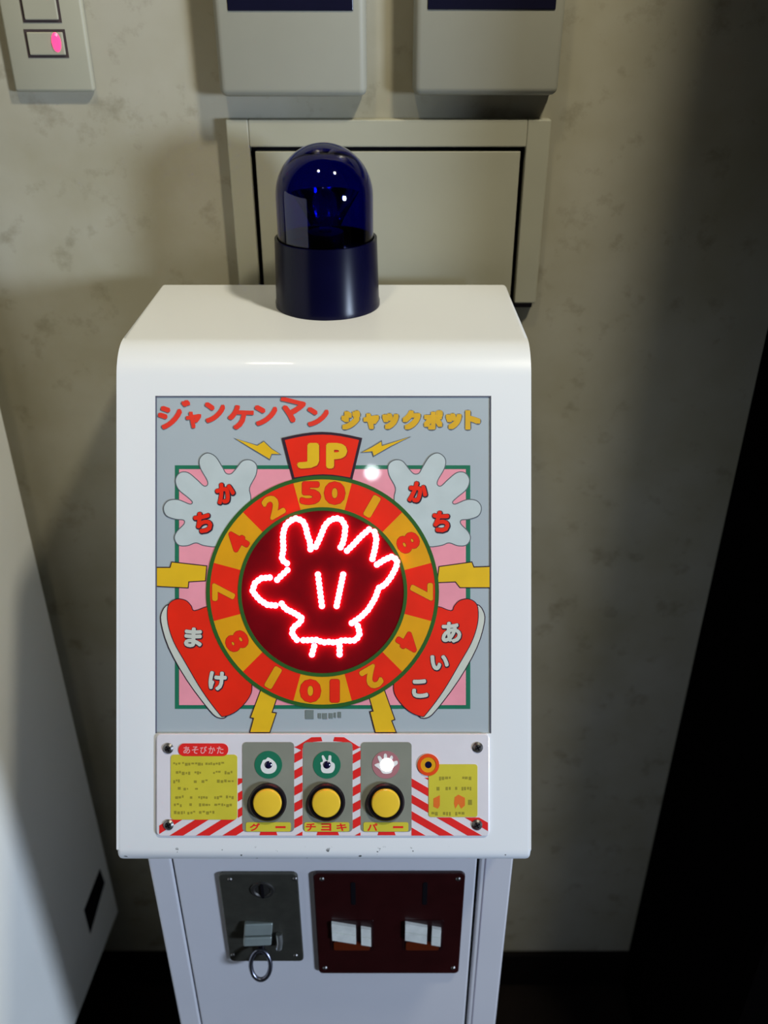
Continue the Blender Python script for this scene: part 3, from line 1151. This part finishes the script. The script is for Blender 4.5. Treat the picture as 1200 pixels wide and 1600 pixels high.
# payout plate: maroon with two slots and two bright metal flaps
a = door_xy(493.5, 1445, KP)
b = door_xy(722, 1445, KP)
t = door_xy(600, 1366, KP)[1]
bo = door_xy(600, 1522, KP)[1]
bm = bmesh.new()
prism(bm, rrect(a[0], bo, b[0], t, 0.005), 0.0001, 0.0042)
pp = door_frame('payout_plate', mesh(bm), MAROON, 0)
bv = pp.modifiers.new('edge', 'BEVEL')
bv.width = 0.0012
bv.segments = 2
bv.limit_method = 'ANGLE'
FLAP = mat('bright_flap', (240, 242, 234), 0.42, 0.15, var=0.1, scale=90)
AMB = mat('amber_plastic', (92, 34, 12), 0.35, coat=0.3)
for (s_, q0, q1) in ((552, 519, 581), (664, 633, 690)):
    sx_, sy_ = door_xy(s_, 1396, KP)
    bm = bmesh.new()
    prism(bm, rrect(sx_ - 0.0022, sy_ - 0.017, sx_ + 0.0022, sy_ + 0.016, 0.002, 3), 0.003, 0.0046)
    obj('coin_slot', mesh(bm), GAP_SHADOW, pp)
    l_, r_ = door_xy(q0, 1455, KP)[0], door_xy(q1, 1455, KP)[0]
    zc = door_xy(550, 1456, KP)[1]
    wd = r_ - l_
    bm = bmesh.new()
    prism(bm, rrect(l_ - 0.002, zc - 0.030, r_ + 0.002, zc + 0.018, 0.003, 3), 0.002, 0.0047)
    well = obj('payout_well', mesh(bm), mat('well_dark', (34, 8, 10), 0.4), pp)
    bm = bmesh.new()
    prism(bm, rrect(l_ + 0.001, zc - 0.028, r_ - 0.002, zc - 0.015, 0.002, 3), 0.004, 0.0056)
    obj('amber_lip', mesh(bm), AMB, pp)
    bm = bmesh.new()
    for (xa, xb) in ((0.0, 0.60), (0.73, 0.98)):
        for (ya, yb) in ((0.0008, 0.0125), (-0.0135, -0.0008)):
            x0_, x1_ = l_ + wd * xa, l_ + wd * xb
            d0, d1 = 0.0045 - 0.010 * xa, 0.0045 - 0.010 * xb
            pts = [(x0_, zc + ya + d0), (x1_, zc + ya + d1), (x1_, zc + yb + d1), (x0_, zc + yb + d0)]
            prism(bm, pts, 0.004, 0.0078)
    obj('metal_flap', mesh(bm), FLAP, pp)
for q in ((503, 1374), (716, 1374), (508, 1513), (708, 1513)):
    o_ = bpy.data.objects.new('screw', psc)
    C.objects.link(o_)
    o_.parent = pp
    s2 = door_xy(*q, KP)
    o_.location = (s2[0], s2[1], 0.0042)

# ------------------------------------------------------------------ blue warning lamp on top
LX, LY = (512 - 600) / FPX * 0.842, 0.826
bl = empty('beacon_lamp', (LX, LY, TOP_Z))
tag(bl, 'dark blue domed warning lamp standing on top of the arcade machine', 'lamp')
BLUEGLASS = mat('blue_dome_plastic', (22, 40, 165), 0.06, var=0.02, trans=1.0, ior=1.12, coat=0.8)
BASEBLUE = mat('dark_blue_plastic', (6, 6, 34), 0.25, var=0.1, spec=0.2)
HC, HS = 0.061, 0.0965                   # collar height, centre of the dome's round top
bm = bmesh.new()
lathe(bm, [(0, 0), (0.0482, 0), (0.0482, 0.004), (0.0475, 0.006), (0.0458, HC), (0.0435, HC), (0.0430, 0.050), (0, 0.050)], 64)
obj('lamp_base', mesh(bm), BASEBLUE, bl, smooth=35)
rd = 0.0428
ti = 0.0022
prof = [(rd, HC - 0.008), (rd, HS)] + [(rd * math.cos(R(t)), HS + rd * 1.02 * math.sin(R(t))) for t in range(6, 90, 6)] + [(0, HS + rd * 1.02)]
inn = [(0, HS + rd * 1.02 - ti)] + [((rd - ti) * math.cos(R(t)), HS + (rd * 1.02 - ti) * math.sin(R(t))) for t in range(84, 0, -6)] + [(rd - ti, HS), (rd - ti, HC - 0.008), (rd, HC - 0.008)]
bm = bmesh.new()
lathe(bm, prof + inn, 64)
bmesh.ops.remove_doubles(bm, verts=bm.verts, dist=1e-6)
obj('dome', mesh(bm), BLUEGLASS, bl, smooth=40)
bm = bmesh.new()
lathe(bm, [(0.006, 0.050), (0.006, 0.066), (0.016, 0.066), (0.016, 0.050)], 32)
obj('lamp_socket', mesh(bm), BLACK, bl, smooth=30)
bm = bmesh.new()
lathe(bm, [(0.0055, 0.066), (0.0055, 0.072), (0.010, 0.082), (0.011, 0.090), (0.009, 0.098), (0.004, 0.102), (0, 0.1025)], 24)
obj('bulb', mesh(bm), mat('bulb_glass', (220, 220, 225), 0.05, trans=0.9, ior=1.3), bl, smooth=60)
bm = bmesh.new()                        # turning mirror behind the bulb
lathe(bm, [(0.013, 0.070), (0.017, 0.078), (0.024, 0.088), (0.031, 0.098), (0.0322, 0.098), (0.025, 0.0875), (0.018, 0.077), (0.014, 0.069)], 24, a0=R(20), a1=R(160))
obj('reflector', mesh(bm), mat('mirror_metal', (200, 200, 205), 0.12, 1.0, var=0.02), bl, smooth=40)
